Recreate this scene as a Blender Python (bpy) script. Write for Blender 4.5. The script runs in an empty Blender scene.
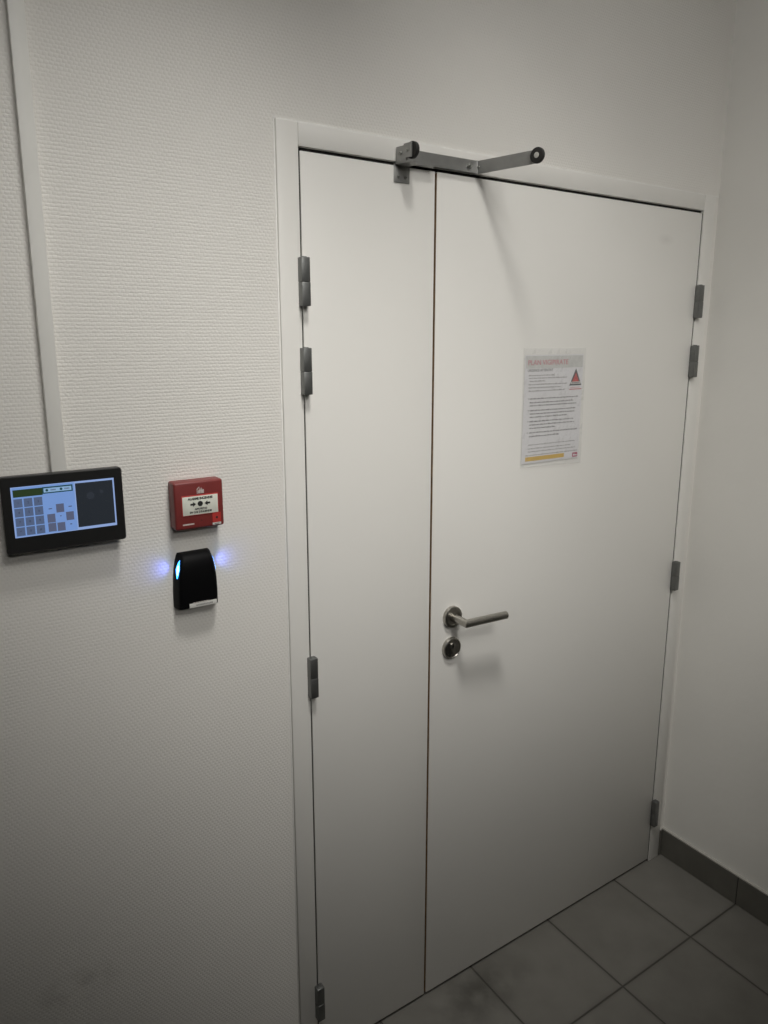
import bpy, bmesh, math, random
from mathutils import Vector, Matrix
random.seed(4)
S = bpy.context.scene
C = S.collection

# ------------------------------------------------------------------ materials
def nt(name):
    m = bpy.data.materials.new(name); m.use_nodes = True
    t = m.node_tree; b = t.nodes['Principled BSDF']
    return m, t, b
def mth(t, op, a, b=None):
    n = t.nodes.new('ShaderNodeMath'); n.operation = op
    for i, v in enumerate((a, b)):
        if v is None: continue
        if isinstance(v, (int, float)): n.inputs[i].default_value = v
        else: t.links.new(v, n.inputs[i])
    return n.outputs[0]
def noise(t, vec, scale, detail=3, rough=.5):
    n = t.nodes.new('ShaderNodeTexNoise'); n.inputs['Scale'].default_value = scale
    n.inputs['Detail'].default_value = detail; n.inputs['Roughness'].default_value = rough
    t.links.new(vec, n.inputs['Vector']); return n.outputs['Fac']
def ramp(t, fac, p0, c0, p1, c1):
    n = t.nodes.new('ShaderNodeValToRGB'); e = n.color_ramp.elements
    e[0].position, e[0].color = p0, (*c0, 1); e[1].position, e[1].color = p1, (*c1, 1)
    t.links.new(fac, n.inputs[0]); return n.outputs[0]
def bump(t, b, h, dist, strength=1):
    n = t.nodes.new('ShaderNodeBump'); n.inputs['Distance'].default_value = dist
    n.inputs['Strength'].default_value = strength
    t.links.new(h, n.inputs['Height']); t.links.new(n.outputs[0], b.inputs['Normal'])
def pos(t):
    return t.nodes.new('ShaderNodeNewGeometry').outputs['Position']
def obc(t):
    return t.nodes.new('ShaderNodeTexCoord').outputs['Object']
def mixc(t, fac, a, b, mode='MIX'):
    n = t.nodes.new('ShaderNodeMix'); n.data_type = 'RGBA'; n.blend_type = mode
    for s, v in ((0, fac), (6, a), (7, b)):
        if isinstance(v, (int, float)): n.inputs[s].default_value = v
        elif isinstance(v, tuple): n.inputs[s].default_value = (*v, 1)
        else: t.links.new(v, n.inputs[s])
    return n.outputs[2]
def simple(name, col, rough=.5, metal=0, nscale=0, namp=.06, bmp=0, spec=None, emit=None, estr=0):
    m, t, b = nt(name)
    b.inputs['Roughness'].default_value = rough; b.inputs['Metallic'].default_value = metal
    if spec is not None: b.inputs['Specular IOR Level'].default_value = spec
    k = nscale or 60
    f = noise(t, obc(t), k)
    c0 = tuple(max(0, x*(1-namp)) for x in col); c1 = tuple(min(1, x*(1+namp)) for x in col)
    t.links.new(ramp(t, f, .3, c0, .7, c1), b.inputs['Base Color'])
    if bmp: bump(t, b, f, bmp)
    if emit:
        b.inputs['Emission Color'].default_value = (*emit, 1); b.inputs['Emission Strength'].default_value = estr
    return m

WHITE = (.78, .76, .72)
def wallpaper():
    m, t, b = nt('woven_wallpaper')
    b.inputs['Roughness'].default_value = .62; b.inputs['Specular IOR Level'].default_value = .3
    g = pos(t); s = t.nodes.new('ShaderNodeSeparateXYZ'); t.links.new(g, s.inputs[0])
    wob = mth(t, 'MULTIPLY', mth(t, 'SUBTRACT', noise(t, g, 70, 2), .5), .55)
    z = mth(t, 'ADD', mth(t, 'DIVIDE', s.outputs['Z'], .0060), wob)
    row = mth(t, 'FLOOR', z)
    x = mth(t, 'ADD', mth(t, 'ADD', mth(t, 'DIVIDE', s.outputs['X'], .0078), mth(t, 'MULTIPLY', row, .5)), wob)
    hz = mth(t, 'ABSOLUTE', mth(t, 'SINE', mth(t, 'MULTIPLY', z, math.pi)))
    hx = mth(t, 'ABSOLUTE', mth(t, 'SINE', mth(t, 'MULTIPLY', x, math.pi)))
    h = mth(t, 'MULTIPLY', mth(t, 'POWER', hz, .6), mth(t, 'ADD', mth(t, 'MULTIPLY', mth(t, 'POWER', hx, .7), .8), .2))
    h = mth(t, 'ADD', h, mth(t, 'MULTIPLY', noise(t, g, 260, 3), .9))
    bump(t, b, h, .0008, .54)
    # faint grubby patches and a scuff low on the left
    blot = ramp(t, noise(t, g, 1.7, 4), .35, tuple(c*.96 for c in WHITE), .65, WHITE)
    mp = t.nodes.new('ShaderNodeMapping'); mp.vector_type = 'POINT'
    mp.inputs['Location'].default_value = (.545*11, 0, -.70*16); mp.inputs['Scale'].default_value = (11, 1, 16)
    mp.inputs['Location'].default_value = (SCUFF[0]*-11, 0, SCUFF[1]*-22); mp.inputs['Scale'].default_value = (11, 0, 22)
    t.links.new(g, mp.inputs[0])
    gr = t.nodes.new('ShaderNodeTexGradient'); gr.gradient_type = 'SPHERICAL'; t.links.new(mp.outputs[0], gr.inputs[0])
    st = mth(t, 'MULTIPLY', gr.outputs['Fac'], ramp(t, noise(t, g, 24, 4), .42, (0, 0, 0), .62, (1, 1, 1)))
    col = mixc(t, mth(t, 'MULTIPLY', st, .55), blot, (.33, .31, .28))
    t.links.new(col, b.inputs['Base Color'])
    return m
SCUFF = (-.50, .50)
def plaster(name, col, rough=.6, sc=22, d=.002):
    m, t, b = nt(name); g = pos(t)
    b.inputs['Roughness'].default_value = rough; b.inputs['Specular IOR Level'].default_value = .3
    c = ramp(t, noise(t, g, 2.3, 4), .3, tuple(x*.95 for x in col), .7, col)
    t.links.new(c, b.inputs['Base Color'])
    bump(t, b, noise(t, g, sc, 4), d, .5)
    return m
def door_paint():
    m, t, b = nt('door_paint'); g = pos(t)
    b.inputs['Roughness'].default_value = .42; b.inputs['Specular IOR Level'].default_value = .35
    base = (.765, .75, .715)
    c = ramp(t, noise(t, g, 1.9, 5), .3, tuple(x*.965 for x in base), .7, base)
    mp = t.nodes.new('ShaderNodeMapping'); mp.inputs['Scale'].default_value = (26, 1, 60)
    mp.inputs['Location'].default_value = (-1.09*26, 0, -2.0*60+2.4)
    t.links.new(g, mp.inputs[0])
    gr = t.nodes.new('ShaderNodeTexGradient'); gr.gradient_type = 'SPHERICAL'; t.links.new(mp.outputs[0], gr.inputs[0])
    c = mixc(t, mth(t, 'MULTIPLY', gr.outputs['Fac'], .18), c, (.35, .33, .3))
    t.links.new(c, b.inputs['Base Color'])
    return m
TX, TY, TS = 1.0805, -.2714, .3000
def tile_mat():
    m, t, b = nt('floor_tile'); g = pos(t)
    s = t.nodes.new('ShaderNodeSeparateXYZ'); t.links.new(g, s.inputs[0])
    def edge(o, off):
        v = mth(t, 'FRACT', mth(t, 'DIVIDE', mth(t, 'SUBTRACT', o, off), TS))
        return mth(t, 'MULTIPLY', mth(t, 'MINIMUM', v, mth(t, 'SUBTRACT', 1, v)), TS)
    def idx(o, off): return mth(t, 'FLOOR', mth(t, 'DIVIDE', mth(t, 'SUBTRACT', o, off), TS))
    e = mth(t, 'MINIMUM', edge(s.outputs['X'], TX), edge(s.outputs['Y'], TY))
    grout = ramp(t, e, .0014, (1, 1, 1), .0022, (0, 0, 0))
    cb = t.nodes.new('ShaderNodeCombineXYZ')
    t.links.new(idx(s.outputs['X'], TX), cb.inputs[0]); t.links.new(idx(s.outputs['Y'], TY), cb.inputs[1])
    wn = t.nodes.new('ShaderNodeTexWhiteNoise'); t.links.new(cb.outputs[0], wn.inputs['Vector'])
    base = ramp(t, noise(t, g, 9, 5, .6), .32, (.128, .122, .108), .7, (.178, .171, .153))
    base = mixc(t, .5, base, ramp(t, wn.outputs['Value'], 0, (.125, .12, .107), 1, (.185, .178, .163)))
    # dark dirt trodden in along the door and grout
    mp = t.nodes.new('ShaderNodeMapping'); mp.inputs['Scale'].default_value = (5, 9, 0)
    mp.inputs['Location'].default_value = (-.45*5, .07*9, 0); t.links.new(g, mp.inputs[0])
    gr = t.nodes.new('ShaderNodeTexGradient'); gr.gradient_type = 'SPHERICAL'; t.links.new(mp.outputs[0], gr.inputs[0])
    dirt = mth(t, 'MULTIPLY', gr.outputs['Fac'], ramp(t, noise(t, g, 14, 5), .3, (0, 0, 0), .6, (1, 1, 1)))
    base = mixc(t, mth(t, 'MULTIPLY', dirt, .85), base, (.05, .047, .04))
    ed = ramp(t, mth(t, 'ADD', e, mth(t, 'MULTIPLY', noise(t, g, 12, 4), .012)), .005, (.6, .6, .6), .02, (0, 0, 0))
    base = mixc(t, mth(t, 'MULTIPLY', ed, .7), base, (.085, .08, .07))
    col = mixc(t, grout, base, (.035, .033, .028))
    t.links.new(col, b.inputs['Base Color'])
    b.inputs['Roughness'].default_value = .5; b.inputs['Specular IOR Level'].default_value = .35
    h = mth(t, 'ADD', mth(t, 'MINIMUM', mth(t, 'MULTIPLY', e, 300), 1), mth(t, 'MULTIPLY', noise(t, g, 120, 3), .08))
    bump(t, b, h, .0015, .8)
    return m

M = dict(
    paper=wallpaper(), plaster=plaster('painted_plaster', (.80, .785, .745)),
    ceil=plaster('ceiling_paint', (.8, .79, .76)), door=door_paint(), tile=tile_mat(),
    frame=simple('frame_paint', (.75, .735, .70), .4, nscale=6, namp=.02, spec=.35),
    caulk=simple('caulk', (.78, .77, .74), .5), dirtycaulk=simple('grey_caulk', (.42, .41, .38), .6),
    gap_shade=simple('gap_shade_black', (.012, .011, .010), .9),  # near-black colour that paints in the shade of the door gaps
    wood=simple('raw_wood_edge', (.23, .145, .07), .8, nscale=40, namp=.3),
    skirt=simple('skirting_tile', (.118, .113, .098), .42, nscale=12, namp=.1),
    skirt_grout=simple('skirting_grout', (.03, .028, .024), .9),
    hinge=simple('hinge_grey', (.21, .215, .21), .48, metal=.9, nscale=90),
    steel=simple('brushed_steel', (.42, .405, .37), .33, metal=1, nscale=200, namp=.08),
    steel_dark=simple('dark_keyway', (.05, .048, .043), .45, metal=.8),
    zinc=simple('zinc_plated_steel', (.36, .36, .35), .42, metal=.75, nscale=50, namp=.06),
    screw=simple('screw_steel', (.5, .5, .48), .3, metal=1),
    rubber=simple('black_rubber', (.012, .011, .010), .6),
    hub=simple('pale_hub', (.42, .41, .38), .5),
    pvc=simple('white_pvc', (.84, .83, .79), .45, nscale=15, namp=.02),
    black=simple('black_plastic', (.010, .010, .010), .42, nscale=80),
    gloss=simple('reader_black', (.0025, .0025, .003), .55, nscale=80, spec=.12),
    red=simple('red_plastic', (.185, .028, .026), .45, nscale=50, namp=.04),
    redlab=simple('red_sticker', (.42, .035, .03), .5),
    print_w=simple('white_print', (.55, .5, .47), .5),
    glass_w=simple('break_glass_cream', (.72, .73, .65), .35),
    ink=simple('black_ink', (.018, .018, .016), .6),
    label=simple('white_label', (.62, .61, .58), .5),
    paper_s=simple('paper', (.76, .75, .765), .55, nscale=12, namp=.02),
    band=simple('paper_band', (.61, .61, .59), .55),
    pink=simple('pink_ink', (.60, .25, .27), .6),
    greyink=simple('grey_ink', (.22, .215, .21), .6),
    lightink=simple('light_grey_ink', (.36, .35, .345), .6),
    logo_k=simple('emblem_black', (.05, .05, .055), .6),
    logo_r=simple('emblem_red', (.50, .05, .045), .6),
    yellow=simple('yellow_ink', (.66, .42, .05), .6),
    mag=simple('magenta_ink', (.42, .05, .12), .6),
)
def emi(name, col, s, base=(.01, .01, .01), r=.25):
    m, t, b = nt(name); b.inputs['Base Color'].default_value = (*base, 1); b.inputs['Roughness'].default_value = r
    f = noise(t, obc(t), 25, 2)
    t.links.new(ramp(t, f, .2, tuple(c*.95 for c in col), .8, col), b.inputs['Emission Color'])
    b.inputs['Emission Strength'].default_value = s; return m
M['scr'] = emi('screen_blue', (.155, .27, .56), 1)
M['scr_edge'] = emi('screen_frame', (.24, .34, .60), 1)
M['key'] = emi('screen_key', (.075, .105, .185), 1)
M['keyink'] = emi('screen_key_ink', (.04, .055, .10), 1)
M['keyg'] = emi('screen_grey_key', (.085, .10, .165), 1)
M['green'] = emi('screen_green', (.018, .035, .012), 1)
M['teal'] = emi('screen_teal', (.01, .05, .06), 1)
M['pale'] = emi('screen_pale', (.22, .36, .55), 1)
M['dark'] = emi('screen_dark', (.014, .018, .024), 1)
M['blot'] = emi('screen_dark_mark', (.022, .027, .036), 1)
M['led'] = emi('blue_led', (.03, .28, 1.0), 9)
M['ledc'] = emi('blue_led_core', (.25, .75, 1.0), 7)
def sleeve():
    m, t, b = nt('clear_sleeve')
    b.inputs['Base Color'].default_value = (.9, .9, .9, 1); b.inputs['Roughness'].default_value = .22
    b.inputs['Alpha'].default_value = .12
    h = noise(t, obc(t), 9, 3); bump(t, b, h, .01, .6); return m
M['sleeve'] = sleeve()

# ------------------------------------------------------------------ mesh helpers
def bx(bm, x0, x1, y0, y1, z0, z1, mat=0, bev=0, seg=2):
    r = bmesh.ops.create_cube(bm, size=1)
    vs = r['verts']
    for v in vs:
        v.co = Vector(((x0+x1)/2+v.co.x*(x1-x0), (y0+y1)/2+v.co.y*(y1-y0), (z0+z1)/2+v.co.z*(z1-z0)))
    fs = list({f for v in vs for f in v.link_faces})
    for f in fs: f.material_index = mat
    if bev:
        es = list({e for v in vs for e in v.link_edges})
        rr = bmesh.ops.bevel(bm, geom=es, offset=bev, segments=seg, affect='EDGES', profile=.5)
        for f in rr['faces']: f.material_index = mat
def cyl(bm, a, b, r0, r1=None, n=32, mat=0, bev=0):
    a, b = Vector(a), Vector(b); r1 = r0 if r1 is None else r1
    L = (b-a).length
    r = bmesh.ops.create_cone(bm, cap_ends=True, segments=n, radius1=r0, radius2=r1, depth=L)
    q = (b-a).to_track_quat('Z', 'Y').to_matrix().to_4x4()
    bmesh.ops.transform(bm, matrix=Matrix.Translation((a+b)/2) @ q, verts=r['verts'])
    fs = list({f for v in r['verts'] for f in v.link_faces})
    for f in fs: f.material_index = mat
    if bev:
        es = [e for e in {e for v in r['verts'] for e in v.link_edges} if any(len(f.verts) > 4 for f in e.link_faces)]
        bmesh.ops.bevel(bm, geom=es, offset=bev, segments=3, affect='EDGES', profile=.5)
def poly(bm, pts, y0, y1, mat=0):       # pts (x, z) counter-clockwise from the front, extruded y0 (front) .. y1
    f = [bm.verts.new((x, y0, z)) for x, z in pts]; k = [bm.verts.new((x, y1, z)) for x, z in pts]
    n = len(pts); a = bm.faces.new(f); a.material_index = mat
    c = bm.faces.new(k[::-1]); c.material_index = mat
    for i in range(n):
        g = bm.faces.new((f[i], k[i], k[(i+1) % n], f[(i+1) % n])); g.material_index = mat
def lathe(bm, prof, n=48, mat=0):       # profile (radius, y) about the -y axis through origin
    rings = []
    for r, y in prof:
        rings.append([bm.verts.new((r*math.cos(i*2*math.pi/n), y, r*math.sin(i*2*math.pi/n))) for i in range(n)] if r > 1e-6 else [bm.verts.new((0, y, 0))])
    for a, b in zip(rings, rings[1:]):
        for i in range(n):
            j = (i+1) % n
            if len(a) == 1: f = (a[0], b[i], b[j])
            elif len(b) == 1: f = (a[i], b[0], a[j])
            else: f = (a[i], b[i], b[j], a[j])
            f = bm.faces.new(f); f.material_index = mat
def obj(name, bm, mats, parent=None, loc=(0, 0, 0), smooth=True, **props):
    bmesh.ops.recalc_face_normals(bm, faces=bm.faces)
    me = bpy.data.meshes.new(name); bm.to_mesh(me); bm.free()
    for m in (mats if isinstance(mats, (list, tuple)) else [mats]): me.materials.append(M[m])
    if smooth:
        me.polygons.foreach_set('use_smooth', [True]*len(me.polygons))
        me.set_sharp_from_angle(angle=math.radians(35))
    o = bpy.data.objects.new(name, me); C.objects.link(o); o.location = loc
    if parent: o.parent = parent
    for k, v in props.items(): o[k] = v
    return o
def empty(name, loc, **props):
    o = bpy.data.objects.new(name, None); C.objects.link(o); o.location = loc; o.empty_display_size = .05
    for k, v in props.items(): o[k] = v
    return o
NB = bmesh.new
DG = None
def text(name, s, size, x, z, y, mat, parent, width=None, align='CENTER', h=.00015, bold=0, spacing=1, shear=0):
    c = bpy.data.curves.new('t', 'FONT'); c.body = s; c.size = size; c.align_x = align; c.align_y = 'CENTER'
    c.extrude = h; c.offset = bold; c.space_character = spacing; c.resolution_u = 3; c.shear = shear
    t = bpy.data.objects.new('t', c); C.objects.link(t)
    bpy.context.view_layer.update()
    me = bpy.data.meshes.new_from_object(t.evaluated_get(bpy.context.evaluated_depsgraph_get()))
    bpy.data.objects.remove(t)
    if width:
        xs = [v.co.x for v in me.vertices]; k = width/(max(xs)-min(xs))
        for v in me.vertices: v.co.x *= k
    me.transform(Matrix.Rotation(math.pi/2, 4, 'X'))
    me.materials.clear(); me.materials.append(M[mat]); me.name = name
    o = bpy.data.objects.new(name, me); C.objects.link(o); o.parent = parent; o.location = (x, y, z)
    return o

# ------------------------------------------------------------------ room shell
XC, XL, YB, ZC = 1.3179, -4.0, -6.0, 3.4
FL, FR, FT = -.0455, 1.2955, 2.0868           # outer edges of the door frame
XM, XR = .3180, 1.2440
def struct(name, bm, mats, **p): return obj(name, bm, mats, smooth=False, kind='structure', **p)
bm = NB()
bx(bm, XL, FL, 0, .14, 0, ZC); bx(bm, FL, XC, 0, .14, FT, ZC); bx(bm, FR, XC, 0, .14, 0, FT)
struct('wall_back', bm, 'paper', label='white wall covered in coarse woven wallpaper around the double door')
bm = NB(); bx(bm, XC, XC+.12, YB, .14, 0, ZC); struct('wall_right', bm, 'plaster', label='smooth white painted wall right of the door')
bm = NB(); bx(bm, XL-.12, XL, YB, .14, 0, ZC); struct('wall_left', bm, 'plaster', label='white side wall at the left end of the corridor')
bm = NB(); bx(bm, XL-.12, XC+.12, YB-.12, YB, 0, ZC); struct('wall_front', bm, 'plaster', label='white wall facing the door')
bm = NB(); bx(bm, XL-.12, XC+.12, YB-.12, .14, -.1, 0); struct('floor', bm, 'tile', label='dark grey square floor tiles with dark joints')
bm = NB(); bx(bm, XL-.12, XC+.12, YB-.12, .14, ZC, ZC+.1); struct('ceiling', bm, 'ceil', label='white ceiling')

# skirting tiles: right wall, a short return beside the frame, and the wall left of the frame
bm = NB()
ys = [-.0012, TY]
y = TY
while y > YB+.05: y -= TS; ys.append(max(y, YB))
for a, b in zip(ys, ys[1:]):
    bx(bm, XC-.0105, XC-.0005, b+.0012, a-.0012, .001, .095, 0, .0012)
bx(bm, XC-.0085, XC-.0003, YB+.002, -.0005, .0005, .0935, 1)
bx(bm, XC-.0095, XC, YB+.002, -.0005, .0948, .0985, 2)
struct('baseboard_right', bm, ['skirt', 'skirt_grout', 'dirtycaulk'], label='dark grey tile skirting along the right wall with a pale sealed top edge')
bm = NB(); bx(bm, FR+.0008, XC-.0112, -.0085, -.0002, .001, .095, 0, .001); bx(bm, FR+.0008, XC-.0112, -.007, -.0002, .095, .098, 1)
struct('baseboard_back', bm, ['skirt', 'dirtycaulk'], label='narrow dark skirting piece between the door frame and the corner')
bm = NB(); x = FL-.002
while x > XL+.02:
    bx(bm, max(XL, x-TS+.0024), x, -.0105, -.0005, .001, .085, 0, .0012); x -= TS
struct('baseboard_left', bm, ['skirt'], label='dark grey tile skirting along the wallpapered wall')

# ------------------------------------------------------------------ door frame
fr = empty('trim_1', (0, 0, 0), kind='structure', label='white painted door frame around both leaves')
bm = NB()
bx(bm, FL, -.0012, -.006, .13, 0, FT, 0, .0018); obj('jamb', bm, 'frame', fr)
bm = NB(); bx(bm, XR+.0022, FR, -.006, .13, 0, FT, 0, .0018); obj('jamb', bm, 'frame', fr)
bm = NB(); bx(bm, -.0008, XR+.0018, -.0055, .13, 2.0465, FT, 0, .0012); obj('header', bm, 'frame', fr)
bm = NB()  # black strips and backing added so the gaps read as shadowed
bx(bm, -.0011, XR+.0021, .0040, .035, 2.0388, 2.0464)
bx(bm, -.0011, .0026, -.0012, .034, 0.0, 2.0387); bx(bm, XR-.0023, XR+.0006, -.0034, .034, 0, 2.0387)
bx(bm, XM-.0019, XM+.0019, .012, .03, 0, 2.038); bx(bm, 0, XR, .055, .06, 0, 2.046)
obj('gap_shade_strips', bm, 'gap_shade', fr, label='black strips standing in for the shade in the door gaps')
bm = NB()
for (x0, x1, z0, z1) in ((FL-.0032, FL-.0002, .098, FT+.002), (FL-.003, XC-.001, FT+.0002, FT+.0036)):
    bx(bm, x0, x1, -.0010, -.0001, z0, z1, 0, .0004)
obj('sealant_bead', bm, 'caulk', fr, label='thin white bead of filler where the frame meets the wallpaper')

# ------------------------------------------------------------------ door leaves
def hinge_bm(flip=1):
    bm = NB()
    w = .0092
    bx(bm, -w, w-.0003, -.0172, .0, .0441, .089, 0, .0014, 2)
    bx(bm, -w+.0003*flip, w, -.0175, .0, 0, .0440, 0, .0014, 2)
    cyl(bm, (.0, -.0092, .0885), (.0, -.0092, .0905), .0055, n=20, bev=.0006)
    return bm
leaf1 = empty('door_1', (0, 0, 0), kind='structure', label='narrow white fixed leaf at the left of the double door')
leaf2 = empty('door_2', (XR, 0, 0), kind='structure', label='wide white door leaf with steel lever handle and paper notice')
bm = NB(); bx(bm, .0028, XM-.0030, -.004, .036, .010, 2.0392, 0, .0009); bx(bm, XM-.0034, XM-.0021, -.0026, .036, .011, 2.0375, 1)
obj('door_panel', bm, ['door', 'wood'], leaf1)
bm = NB(); bx(bm, XM+.0030-XR, -.0025, -.004, .036, .010, 2.0392, 0, .0009); bx(bm, XM+.0021-XR, XM+.0034-XR, -.0026, .036, .011, 2.0375, 1)
obj('door_panel', bm, ['door', 'wood'], leaf2)
hm = obj('hinge', hinge_bm(), 'hinge', leaf1, (.0014, -.0042, 1.762))
for z in (1.595, .9555, .131):
    h = hm.copy(); C.objects.link(h); h.parent = leaf1; h.location = (.0014, -.0042, z)
hr = obj('hinge', hinge_bm(-1), 'hinge', leaf2, (.0018, -.0050, 1.759))
for z in (1.594, .9525, .140):
    h = hr.copy(); C.objects.link(h); h.parent = leaf2; h.location = (.0018, -.0050, z)

# lever handle: rose + mitred tube
HX, HZ = .3822-XR, 1.0515
bm = NB()
lathe(bm, [(0.0, -.0085), (.0175, -.0085), (.0185, -.0100), (.0235, -.0100), (.0258, -.0088), (.0262, -.0070), (.0262, 0), (0, 0)])
rose = obj('handle_rose', bm, 'steel', leaf2, (HX, -.004, HZ), label='round brushed steel rose')
def tube(bm, pts, r, n=28):
    pts = [Vector(p) for p in pts]; rings = []
    for i, p in enumerate(pts):
        d0 = (p-pts[i-1]).normalized() if i else (pts[1]-p).normalized()
        d1 = (pts[i+1]-p).normalized() if i < len(pts)-1 else d0
        t = (d0+d1).normalized(); c = 1/max(.3, t.dot(d1))
        up = Vector((0, 0, 1)); s = t.cross(up).normalized()
        rings.append([bm.verts.new(p + s*(r*c*math.cos(a)) + up*(r*math.sin(a))) for a in (k*2*math.pi/n for k in range(n))])
    for a, b in zip(rings, rings[1:]):
        for i in range(n): bm.faces.new((a[i], a[(i+1) % n], b[(i+1) % n], b[i]))
    bm.faces.new(rings[0]); f = bm.faces.new(rings[-1][::-1])
    bmesh.ops.bevel(bm, geom=list(f.edges), offset=.0012, segments=2, affect='EDGES')
bm = NB(); tube(bm, [(0, -.0012, 0), (0, -.051, 0), (.120, -.056, -.002)], .0094)
obj('door_handle', bm, 'steel', leaf2, (HX, -.010, HZ), label='brushed steel lever bent at a right angle')
bm = NB()
lathe(bm, [(0, -.0085), (.0225, -.0085), (.0235, -.0098), (.0252, -.0090), (.0262, -.0070), (.0262, 0), (0, 0)])
esc = obj('escutcheon', bm, 'steel', leaf2, (HX-.001, -.004, .9725), label='round steel keyhole plate below the lever')
bm = NB()
cyl(bm, (.0, -.0105, .006), (.0, -.007, .006), .0085, n=28, bev=.0006); bx(bm, -.005, .005, -.0104, -.007, -.0165, .004, 0, .0008)
bx(bm, -.0011, .0011, -.0109, -.0100, .0005, .0115, 1)
cyl(bm, (0, -.0108, .006), (0, -.0102, .006), .0028, n=16, mat=1)
obj('lock_cylinder', bm, ['steel', 'steel_dark'], esc)
bm = NB(); poly(bm, [(-.0215, .004), (-.019, -.012), (-.011, -.019), (-.0056, -.021), (-.0056, .012), (-.010, .0155), (-.018, .011)], -.0087, -.0083)
obj('keyhole_recess', bm, 'steel_dark', esc)

# ------------------------------------------------------------------ leaf coordinator over the door
dc = empty('door_coordinator', (.23, 0, 2.03), category='door hardware',
           label='grey steel hinged arm with black rollers mounted at the top of the double door')
O = Vector((.23, 0, 2.03))
def rel(p): return tuple(Vector(p)-O)
def slab(bm, a, b, z0, z1, th, mat=0, bev=.0005):       # upright strip between two plan points
    a, b = Vector((a[0], a[1])), Vector((b[0], b[1])); d = (b-a).normalized(); n = Vector((-d.y, d.x))*th/2
    r = bmesh.ops.create_cube(bm, size=1); L = (b-a).length
    mtx = Matrix(((d.x, n.x/(th/2), 0, (a.x+b.x)/2), (d.y, n.y/(th/2), 0, (a.y+b.y)/2), (0, 0, 1, (z0+z1)/2), (0, 0, 0, 1)))
    bmesh.ops.scale(bm, vec=(L, th, z1-z0), verts=r['verts']); bmesh.ops.transform(bm, matrix=mtx, verts=r['verts'])
    bmesh.ops.translate(bm, vec=-O, verts=r['verts'])
    for f in {f for v in r['verts'] for f in v.link_faces}: f.material_index = mat
    bmesh.ops.bevel(bm, geom=list({e for v in r['verts'] for e in v.link_edges}), offset=bev, segments=2, affect='EDGES')
bm = NB()
bx(bm, .211-O.x, .2485-O.x, -.0066, -.0042, 2.0075-O.z, 2.0395-O.z, 0, .0006)
bm2 = [(.211, -.0045), (.2485, -.0045), (.2485, -.030), (.236, -.046), (.222, -.046)]
f0 = [bm.verts.new(rel((x, y, 2.0395))) for x, y in bm2]; f1 = [bm.verts.new(rel((x, y, 2.0418))) for x, y in bm2]
bm.faces.new(f0); bm.faces.new(f1[::-1])
for i in range(5): bm.faces.new((f0[i], f0[(i+1) % 5], f1[(i+1) % 5], f1[i]))
br = obj('mounting_bracket', bm, 'zinc', dc)
def screw(p, axis, par, off, r=.0032):
    bm = NB(); p = Vector(rel(p)); a = Vector(axis)
    cyl(bm, p, p+a*.0022, r, r*.75, n=18); cyl(bm, p+a*.0021, p+a*.00235, r*.42, n=6, mat=1)
    return obj('screw', bm, ['screw', 'steel_dark'], par)
screw((.221, -.0066, 2.018), (0, -1, 0), br, 0); screw((.2385, -.0066, 2.018), (0, -1, 0), br, 0)
bm = NB()
slab(bm, (.2145, -.009), (.2200, -.033), 2.046, 2.0715, .0025); slab(bm, (.2195, -.028), (.2225, -.050), 2.0475, 2.0745, .0028)
slab(bm, (.214, -.010), (.222, -.034), 2.0418, 2.048, .006)
ck = obj('roller_clevis', bm, 'zinc', dc)
screw((.2158, -.022, 2.059), (-1, -.2, 0), ck, 0); screw((.2195, -.040, 2.061), (-1, -.2, 0), ck, 0, .0024)
def roller(c, axis, r, t, par, hub=True):
    bm = NB(); c = Vector(rel(c)); a = Vector(axis).normalized()
    cyl(bm, c, c+a*t, r, n=40, bev=.0018)
    o = obj('roller', bm, 'rubber', par)
    if hub:
        bm = NB(); cyl(bm, c+a*(t-.0004), c+a*(t+.0012), r*.36, n=24, bev=.0005); obj('roller_hub', bm, 'hub', o)
    return o
roller((.2240, -.0455, 2.0610), (1, .14, 0), .0160, .0085, dc, False)
bm = NB()
slab(bm, (.236, -.0135), (.4195, -.0135), 2.0455, 2.0705, .003)
bx(bm, .236-O.x, .4195-O.x, -.0135, -.0058, 2.0455-O.z, 2.0478-O.z)
bx(bm, .245-O.x, .30-O.x, -.020, -.0135, 2.0415-O.z, 2.0445-O.z, 0, .0004)
bx(bm, .25-O.x, .27-O.x, -.013, -.0054, 2.050-O.z, 2.066-O.z, 0); bx(bm, .38-O.x, .40-O.x, -.013, -.0054, 2.050-O.z, 2.066-O.z, 0)
fa = obj('fixed_arm', bm, 'zinc', dc, label='flat grey strip running along the door header')
bm = NB(); p = Vector(rel((.395, -.015, 2.058))); cyl(bm, p, p+Vector((0, -.006, 0)), .0058, n=6, bev=.0004)
cyl(bm, p+Vector((0, -.006, 0)), p+Vector((0, -.010, 0)), .0032, n=16); obj('nut', bm, 'screw', fa)
bm = NB(); slab(bm, (.4205, -.012), (.4605, -.157), 2.0445, 2.0705, .003)
cyl(bm, rel((.4195, -.0135, 2.0445)), rel((.4195, -.0135, 2.071)), .0022, n=14)
sa = obj('swing_arm', bm, 'zinc', dc, label='flat grey strip sticking out from the door towards the room')
screw((.4205, -.018, 2.0575), (-1, -.27, 0), sa, 0, .0028)
roller((.4585, -.1545, 2.0580), (-1, -.27, 0), .0152, .008, dc)

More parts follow.
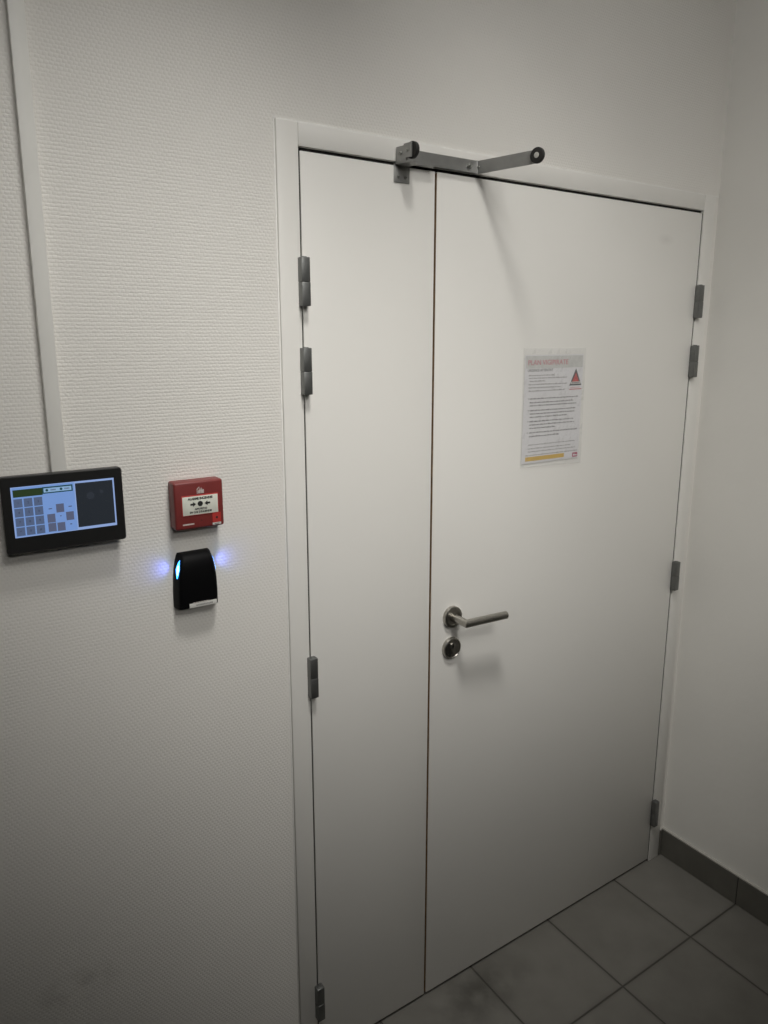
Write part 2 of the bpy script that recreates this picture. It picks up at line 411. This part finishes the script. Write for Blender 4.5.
# ------------------------------------------------------------------ notice
PX, PZ, PY = .6895, 1.5370, -.0045
nt_ = empty('safety_notice', (PX, PY, PZ), category='notice',
            label='printed paper safety notice in a clear plastic sleeve taped to the wide door leaf')
def quad(name, x0, x1, z0, z1, y, mat, par, th=.0002):
    bm = NB(); bx(bm, x0, x1, y-th, y, z0, z1); return obj(name, bm, mat, par, smooth=False)
sh = quad('paper_sheet', -.0985, .1035, -.1365, .1265, -.0008, 'paper_s', nt_, .0004)
quad('header_band', -.0953, .1017, .0943, .1238, -.0013, 'band', sh)
text('heading', 'PLAN VIGIPIRATE', .0168, -.0203, .1078, -.0018, 'pink', sh, width=.137, bold=.0001)
text('subheading', 'URGENCE ATTENTAT', .0092, -.0467, .0895, -.0016, 'greyink', sh, width=.085)
def lines(name, rows, mat, hh=.0034):
    bm = NB()
    for x0, x1, z in rows:
        x = x0
        while x < x1-.003:
            w = min(random.uniform(.004, .014), x1-x); n = max(1, int(w/.0019))
            for i in range(n):          # word made of letter strokes
                k = random.choice((.7, .7, .7, 1.0))
                bx(bm, x+i*w/n, x+(i+.72)*w/n, -.00155, -.0013, z-hh*.5, z-hh*.5+hh*k)
            x += w+.0018
    return obj(name, bm, mat, sh, smooth=False)
lines('intro_text', [(-.084, .006, .078), (-.0837, .046, .0714), (-.081, -.025, .0644), (-.084, .047, .0563), (-.0837, .027, .0487), (-.0833, .0434, .0408)], 'lightink')
bl = [(-.0783, .0929, .0222), (-.0782, .0742, .0128), (-.0777, .089, .0055), (-.0765, .083, -.0065), (-.0762, .080, -.0145), (-.0762, .0577, -.0226),
      (-.0770, .0778, -.0332), (-.0765, .080, -.0414), (-.0756, .0169, -.0497), (-.0760, .0946, -.0606), (-.0758, .0324, -.0697)]
lines('instruction_text', bl, 'greyink', .0038)
for z in (.0222, -.0065, -.0332, -.0606):
    bm = NB(); cyl(bm, (-.0822, -.0016, z), (-.0822, -.0013, z), .0013, n=12); obj('bullet_point', bm, 'greyink', sh)
lines('footer_text', [(-.0769, .0872, -.0908), (-.0786, .072, -.1002), (-.0769, .0886, -.1078), (-.0866, .0991, -.1167)], 'lightink', .0030)
quad('highlight_bar', -.086, .050, -.1312, -.1208, -.0013, 'yellow', sh)
em = quad('emblem_panel', .0515, .1035, .036, .0943, -.0013, 'paper_s', sh)
bm = NB(); poly(bm, [(.0565, .0494), (.1000, .0494), (.0783, .0915)], -.00175, -.0015)
poly(bm, [(.0645, .0560), (.0920, .0560), (.0783, .0820)], -.0019, -.0017, 1)
bx(bm, .0605, .0960, -.0021, -.0018, .0530, .0590, 2)
bx(bm, .0577, .1012, -.0017, -.0015, .0393, .0412, 1); bx(bm, .0600, .0960, -.0017, -.0015, .0440, .0452, 3)
obj('warning_triangle', bm, ['logo_k', 'logo_r', 'label', 'pink'], sh)
text('triangle_text', 'VIGIPIRATE', .0046, .0783, .0560, -.0022, 'logo_k', sh, width=.029)
bm = NB(); bx(bm, .0808, .0995, -.0016, -.0013, -.1336, -.1224); bx(bm, .084, .090, -.0018, -.0015, -.131, -.1262, 1); bx(bm, .0915, .0975, -.0018, -.0015, -.131, -.1275, 1)
obj('corner_logo', bm, ['mag', 'paper_s'], sh)
# clear sleeve with slightly wavy face and open welded border
bm = NB(); nx, nz = 16, 20; g = []
for j in range(nz+1):
    r = []
    for i in range(nx+1):
        u, v = i/nx, j/nz
        x = -.1055+.2165*u - .003*(v-.5); z = -.148+.2905*v - .006*(u-.5)*(1-v)
        r.append(bm.verts.new((x, -.0028-.0016*math.sin(u*9+v*3)*math.sin(v*math.pi)*math.sin(u*math.pi), z)))
    g.append(r)
for j in range(nz):
    for i in range(nx): bm.faces.new((g[j][i], g[j][i+1], g[j+1][i+1], g[j+1][i]))
bmesh.ops.solidify(bm, geom=bm.faces[:], thickness=.0003)
obj('plastic_sleeve', bm, 'sleeve', nt_)

# ------------------------------------------------------------------ trunking
bm = NB(); bx(bm, -.4692, -.4462, -.0155, -.0003, 1.462, ZC-.0005, 0, .0016); bx(bm, -.4690, -.4680, -.0100, -.0085, 1.462, ZC-.001, 1)
tr = obj('cable_trunking', bm, ['pvc', 'pvc'], None, category='cable duct', label='slim white plastic cable duct running up the wall above the touch panel')

# ------------------------------------------------------------------ touch panel
T = Vector((-.458, 0, 1.428)); TPX = .0033
tp = empty('touch_panel', (T.x+TPX, 0, T.z-.0005), category='touchscreen', label='black wall-mounted touchscreen keypad glowing blue at the foot of the white duct')
bm = NB()
def ring(x0, x1, z0, z1, y, c, n=5):
    v = []
    for cx, cz, a0 in ((x1-c, z1-c, 0), (x0+c, z1-c, 90), (x0+c, z0+c, 180), (x1-c, z0+c, 270)):
        for k in range(n+1):
            a = math.radians(a0+90*k/n); v.append(bm.verts.new((cx+c*math.cos(a), y, cz+c*math.sin(a))))
    return v
R = [ring(-.0895, .0865, -.0585, .0590, -.0002, .004), ring(-.0900, .087, -.0590, .0595, -.012, .004), ring(-.0935, .0910, -.0625, .0625, -.020, .005),
     ring(-.0935, .0910, -.0625, .0625, -.0335, .005), ring(-.0920, .0895, -.0610, .0610, -.0352, .004)]
for a, b in zip(R, R[1:]):
    n = len(a)
    for i in range(n): bm.faces.new((a[i], a[(i+1) % n], b[(i+1) % n], b[i]))
bm.faces.new(R[0]); bm.faces.new(R[-1][::-1])
obj('housing', bm, 'black', tp)
SX, SZ, SW, SH = -.537-T.x, 1.395-T.z, .154, .080
def sq(bm, u0, u1, v0, v1, y, mat=0): bx(bm, SX+u0*SW, SX+u1*SW, y-.00015, y, SZ+v0*SH, SZ+v1*SH, mat)
bm = NB(); sq(bm, -.004, 1.012, -.035, .985, -.0353); scr = obj('screen', bm, 'scr_edge', tp, smooth=False, label='lit blue touchscreen')
bm = NB(); sq(bm, .006, .603, -.02, .972, -.0356); obj('keypad_page', bm, 'scr', scr, smooth=False)
bm = NB(); sq(bm, .014, .292, .782, .93, -.0358); obj('display_field', bm, 'green', scr, smooth=False)
bm = NB(); sq(bm, .292, .588, .80, .935, -.0358); sq(bm, .304, .574, .824, .908, -.03605, 1)
for u in (.335, .473): cyl(bm, (SX+u*SW, -.0364, SZ+.866*SH), (SX+u*SW, -.03615, SZ+.866*SH), .0021, n=20, mat=0)
obj('status_field', bm, ['teal', 'pale'], scr, smooth=False)
for u in (.395, .53):
    bm = NB()
    for k in range(4): sq(bm, u-.024+k*.013, u-.015+k*.013, .852, .880, -.0363)
    obj('status_marks', bm, 'keyg', scr, smooth=False)
bm = NB(); sq(bm, .613, .996, .022, .945, -.0358); obj('dark_window', bm, 'dark', scr, smooth=False)
bm = NB(); cyl(bm, (SX+.76*SW, -.0361, SZ+.66*SH), (SX+.76*SW, -.0359, SZ+.66*SH), .0062, n=24); cyl(bm, (SX+.875*SW, -.0361, SZ+.72*SH), (SX+.875*SW, -.0359, SZ+.72*SH), .003, n=20)
obj('window_mark', bm, 'blot', scr, smooth=False)
KW, KH = .0805, .172
glyph = ['1', '2', '3', '4', '5', '6', '7', '8', '9', '*', '0', '#']
for r in range(4):
    for c in range(3):
        u = .0135+c*.0945; v = .5750-r*.192
        bm = NB(); sq(bm, u, u+KW, v, v+KH, -.0358); k = obj('key', bm, 'key', scr, smooth=False)
        text('key_symbol', glyph[r*3+c], .0052, SX+(u+KW/2)*SW, SZ+(v+KH/2)*SH, -.0361, 'keyink', k, bold=.0001)
for u, v in ((.4085, .3864), (.3157, .196), (.500, .201), (.317, .008), (.406, .000)):
    bm = NB(); sq(bm, u, u+.0770, v, v+.176, -.0358); obj('function_key', bm, 'keyg', scr, smooth=False)
bm = NB()
for u, v, w in ((.335, .47, .034), (.53, .475, .034), (.44, .30, .014), (.53, .105, .022)): sq(bm, u, u+w, v, v+.022, -.0358)
obj('page_marks', bm, 'key', scr, smooth=False)

# ------------------------------------------------------------------ fire alarm call point
A = Vector((-.2325, 0, 1.4105))
fa_ = empty('fire_alarm_call_point', (A.x+.0012, 0, A.z-.0015), category='fire alarm', label='red square fire alarm call point with cream break panel on the wallpapered wall')
bm = NB(); bx(bm, -.0458, .0450, -.0335, -.0002, -.0445, .0425, 0, .0040, 4)
obj('housing', bm, 'red', fa_)
bm = NB(); bx(bm, -.0335, .0350, -.0345, -.0334, -.0195, .0180, 0, .0006); obj('window_bezel', bm, 'redlab', fa_)
bm = NB(); bx(bm, -.0320, .0338, -.0350, -.0342, -.0182, .0158, 0, .0003)
gl = obj('break_panel', bm, 'glass_w', fa_, label='cream panel with black arrows and dot')
text('panel_text', 'ALARME INCENDIE', .0056, .0010, .0112, -.0352, 'ink', gl, width=.046, bold=.00028)
text('panel_text', 'APPUYEZ ICI', .0046, .0012, -.0080, -.0352, 'ink', gl, width=.023, bold=.0002)
text('panel_text', "EN CAS D'INCENDIE", .0046, .0010, -.0134, -.0352, 'ink', gl, width=.041, bold=.0002)
bm = NB(); cyl(bm, (.0004, -.0356, .0015), (.0004, -.0349, .0015), .0048, n=28); obj('press_dot', bm, 'ink', gl)
def arrow(x, d):
    bm = NB(); p = [(-.0050, -.0017), (0, -.0017), (0, -.0044), (.0053, 0), (0, .0044), (0, .0017), (-.0050, .0017)]
    poly(bm, [(x+d*a, .0013+b) for a, b in p], -.0354, -.0349); obj('arrow', bm, 'ink', gl)
arrow(-.0128, 1); arrow(.0140, -1)
bm = NB()   # burning-house pictogram: house outline and flame strokes
poly(bm, [(-.0042, .0198), (-.0030, .0198), (-.0030, .0275), (.0012, .0312), (.0004, .0322), (-.0042, .0282)], -.0341, -.0334)
for x, h in ((-.0010, .0070), (.0012, .0098), (.0038, .0110), (.0062, .0080)):
    poly(bm, [(x-.0008, .0200), (x+.0009, .0200), (x+.0014, .0200+h*.5), (x+.0004, .0200+h), (x-.0010, .0200+h*.55)], -.0341, -.0334)
poly(bm, [(.0075, .0198), (.0087, .0198), (.0087, .0270), (.0075, .0262)], -.0341, -.0334)
obj('flame_pictogram', bm, 'print_w', fa_)
bm = NB(); bx(bm, .0222, .0384, -.0347, -.0333, -.0372, -.0195, 0); bx(bm, .0222, .0384, -.0347, -.0333, -.0412, -.0374, 1)
cyl(bm, (.0305, -.0350, -.0280), (.0305, -.0345, -.0280), .0022, n=18, mat=2)
bx(bm, .0255, .035, -.03485, -.0345, -.0400, -.0390, 2)
obj('test_key_label', bm, ['redlab', 'label', 'ink'], fa_, label='brighter red sticker with white foot')
bm = NB(); bx(bm, -.0330, -.0118, -.0337, -.0333, -.0362, -.0336)
obj('maker_print', bm, 'print_w', fa_)
bm = NB(); bx(bm, -.024, .026, -.020, -.014, .0412, .0418); obj('top_slot', bm, 'print_w', fa_)
bm = NB(); cyl(bm, (.002, -.0338, -.0302), (.002, -.0333, -.0302), .0009, n=12); obj('status_hole', bm, 'ink', fa_)

# ------------------------------------------------------------------ card reader
Rr = Vector((-.2395, 0, 1.262))
cr = empty('card_reader', (Rr.x+.0006, 0, Rr.z-.0003), category='card reader', label='small black access card reader with blue side lights below the red call point')
bm = NB()
secs = [(-.0500, .0385, .0225), (-.0488, .0395, .0250), (-.020, .0392, .0270), (.006, .0380, .0280), (.026, .0355, .0278), (.039, .0330, .0265), (.0480, .0305, .0225), (.0525, .0290, .0160), (.0540, .0275, .0090)]
rings = []
for z, w, d in secs:
    c = min(.006, d*.35); pr = [(-w-.0015, -.0002), (-w-.0010, -d*.45), (-w+.0020, -d+c)]
    for k in range(1, 5):
        a = math.radians(90*k/4); pr.append((-w+.0020+c*(1-math.cos(a)), -d+c-c*math.sin(a)))
    pr = pr + [(-x, y) for x, y in reversed(pr)]
    rings.append([bm.verts.new((x, y, z)) for x, y in pr])
for a, b in zip(rings, rings[1:]):
    for i in range(len(a)-1): bm.faces.new((a[i], a[i+1], b[i+1], b[i]))
    bm.faces.new((a[-1], a[0], b[0], b[-1]))
bm.faces.new(rings[0]); bm.faces.new(rings[-1][::-1])
body = obj('housing', bm, 'gloss', cr)
def lens(side):
    bm = NB(); n = 14; ring_o = []
    zc, hz, ylo, yhi = .0270, .0175, -.0240, -.0075
    def surf(y, z):     # side face of the housing at (y, z)
        for (z0, w0, d0), (z1, w1, d1) in zip(secs, secs[1:]):
            if z0 <= z <= z1:
                k = (z-z0)/(z1-z0); w = w0+(w1-w0)*k; d = d0+(d1-d0)*k; c = min(.006, d*.35)
                break
        q = -y
        if q <= d*.45: x = -w-.0015+.0005*q/(d*.45)
        elif q <= d-c: x = -w-.0010+.003*(q-d*.45)/(d-c-d*.45)
        else: x = -w+.002+c*(1-math.sqrt(max(0, 1-((q-d+c)/c)**2)))
        return x-.0012
    prev = None
    for j in range(n+1):
        t = -1+2*j/n; z = zc+hz*t; half = max(0, 1-abs(t))**.75*.0052; yc = -.0195
        row = [bm.verts.new((side*-surf(max(-.0262, yc+half*s), z), max(-.0262, yc+half*s), z)) for s in (-1, -.5, 0, .5, 1)] if 0 < j < n else [bm.verts.new((side*-surf(yc, z), yc, z))]
        if prev:
            for i in range(4):
                a = prev if len(prev) > 1 else prev*5; b = row if len(row) > 1 else row*5
                vs = []
                for v in (a[i], a[i+1], b[i+1], b[i]):
                    if v not in vs: vs.append(v)
                if len(vs) > 2:
                    f = bm.faces.new(vs)
                    f.material_index = 1 if (abs(t) < .45 and i in (1, 2)) else 0
        prev = row
    o = obj('status_light', bm, ['led', 'ledc'], cr, label='glowing blue light')
    L = bpy.data.lights.new('status_glow', 'SPOT'); L.energy = LED_W; L.color = (.13, .16, 1); L.shadow_soft_size = .004
    L.spot_size = math.radians(100); L.spot_blend = 1
    lo = bpy.data.objects.new('status_glow', L); C.objects.link(lo); lo.parent = cr
    lo.location = (side*.0425, -.0185, .0285)
    lo.rotation_euler = Vector((side*.85, .75, .02)).to_track_quat('-Z', 'Y').to_euler()
LED_W = .032
lens(-1); lens(1)
bm = NB(); bx(bm, -.0195, .0330, -.0272, -.0262, -.0487, -.0400, 0, .0002)
lb = obj('asset_label', bm, 'label', cr, label='white printed strip label')
bm = NB()
for k in range(11): bx(bm, -.0065+k*.0029, -.0047+k*.0029, -.0274, -.0271, -.0462 + .0006*(k % 2), -.0430)
obj('label_print', bm, 'greyink', lb, smooth=False)
bm = NB()
for k in range(6): bx(bm, -.012+k*.005, -.009+k*.005, -.0276, -.0262, -.0400, -.0385)
obj('torn_label_edge', bm, 'print_w', lb)

# ------------------------------------------------------------------ lights
def area(name, loc, target, sx, sy, e, col, spread=180, up='Y'):
    L = bpy.data.lights.new(name, 'AREA'); L.shape = 'RECTANGLE'; L.size = sx; L.size_y = sy; L.energy = e; L.color = col
    L.spread = math.radians(spread)
    o = bpy.data.objects.new(name, L); C.objects.link(o); o.location = loc
    o.rotation_euler = (Vector(target)-Vector(loc)).to_track_quat('-Z', up).to_euler()
    return o
def spot(name, loc, target, e, angle, blend, rad, sx, col):
    L = bpy.data.lights.new(name, 'SPOT'); L.energy = e; L.color = col; L.spot_size = math.radians(angle); L.spot_blend = blend
    L.shadow_soft_size = rad
    o = bpy.data.objects.new(name, L); C.objects.link(o); o.location = loc
    o.rotation_euler = (Vector(target)-Vector(loc)).to_track_quat('-Z', 'Y').to_euler(); o.scale = (sx, 1, 1)
LAMP = (-.1, -.85, 3.3)
WARM = (1, .98, .935)
spot('ceiling_spot', LAMP, (.3, 0, .6), 58, 27, 1, .19, 1.4, WARM)
spot('ceiling_spot', LAMP, (.3, 0, 1.0), 70, 28, 1, .19, 3, WARM)
spot('ceiling_spot', LAMP, (.9, 0, 1.4), 37, 30, 1, .14, 1.5, WARM)
spot('fill_spot', (-.1, -1.3, 3.3), (1.2, 0, 2.4), 50, 45, 1, .4, 1.5, WARM)  # unseen fill spots, added in a row to mimic one elongated lamp
spot('fill_spot', (-.1, -1.8, 3.3), (.45, 0, 1.45), 38, 42, 1, .42, 2, WARM)
spot('fill_spot', (-.1, -2.4, 3.3), (.45, 0, 1.45), 74, 42, 1, .42, 2, WARM)
spot('fill_spot', (-.1, -2.4, 3.3), (.45, 0, 1.8), 48, 36, 1, .42, 2.5, WARM)
spot('far_fill_spot', (-.9, -4.6, 3.3), (.3, 0, 1.75), 150, 26, 1, .3, 1.9, WARM)  # added frontal fill, lightens the shade under the wall devices
w = bpy.data.worlds.new('World'); S.world = w; w.use_nodes = True
w.node_tree.nodes['Background'].inputs[0].default_value = (.5, .5, .5, 1); w.node_tree.nodes['Background'].inputs[1].default_value = 0

# ------------------------------------------------------------------ camera
P = dict(c=(-0.65825, -1.27274, 1.69602), pitch=-0.205803, yaw=-0.577726, roll=-0.002078, f=721.749, sx=-7.551, sy=-19.933)
cam = bpy.data.cameras.new('Camera'); co = bpy.data.objects.new('Camera', cam); C.objects.link(co)
fw = Vector((-math.sin(P['yaw'])*math.cos(P['pitch']), math.cos(P['yaw'])*math.cos(P['pitch']), math.sin(P['pitch'])))
r = fw.cross(Vector((0, 0, 1))).normalized(); u = r.cross(fw)
r2 = r*math.cos(P['roll'])+u*math.sin(P['roll']); u2 = -r*math.sin(P['roll'])+u*math.cos(P['roll'])
co.matrix_world = Matrix(((r2.x, u2.x, -fw.x, P['c'][0]), (r2.y, u2.y, -fw.y, P['c'][1]), (r2.z, u2.z, -fw.z, P['c'][2]), (0, 0, 0, 1)))
cam.sensor_fit = 'VERTICAL'; cam.sensor_height = 36; cam.lens = P['f']/1024*36; cam.clip_start = .01; cam.shift_x = -P['sx']/1024; cam.shift_y = P['sy']/1024
S.camera = co
S.view_settings.view_transform = 'Standard'; S.view_settings.look = 'None'
S.view_settings.exposure = .1; S.view_settings.gamma = 1; S.view_settings.use_curve_mapping = False
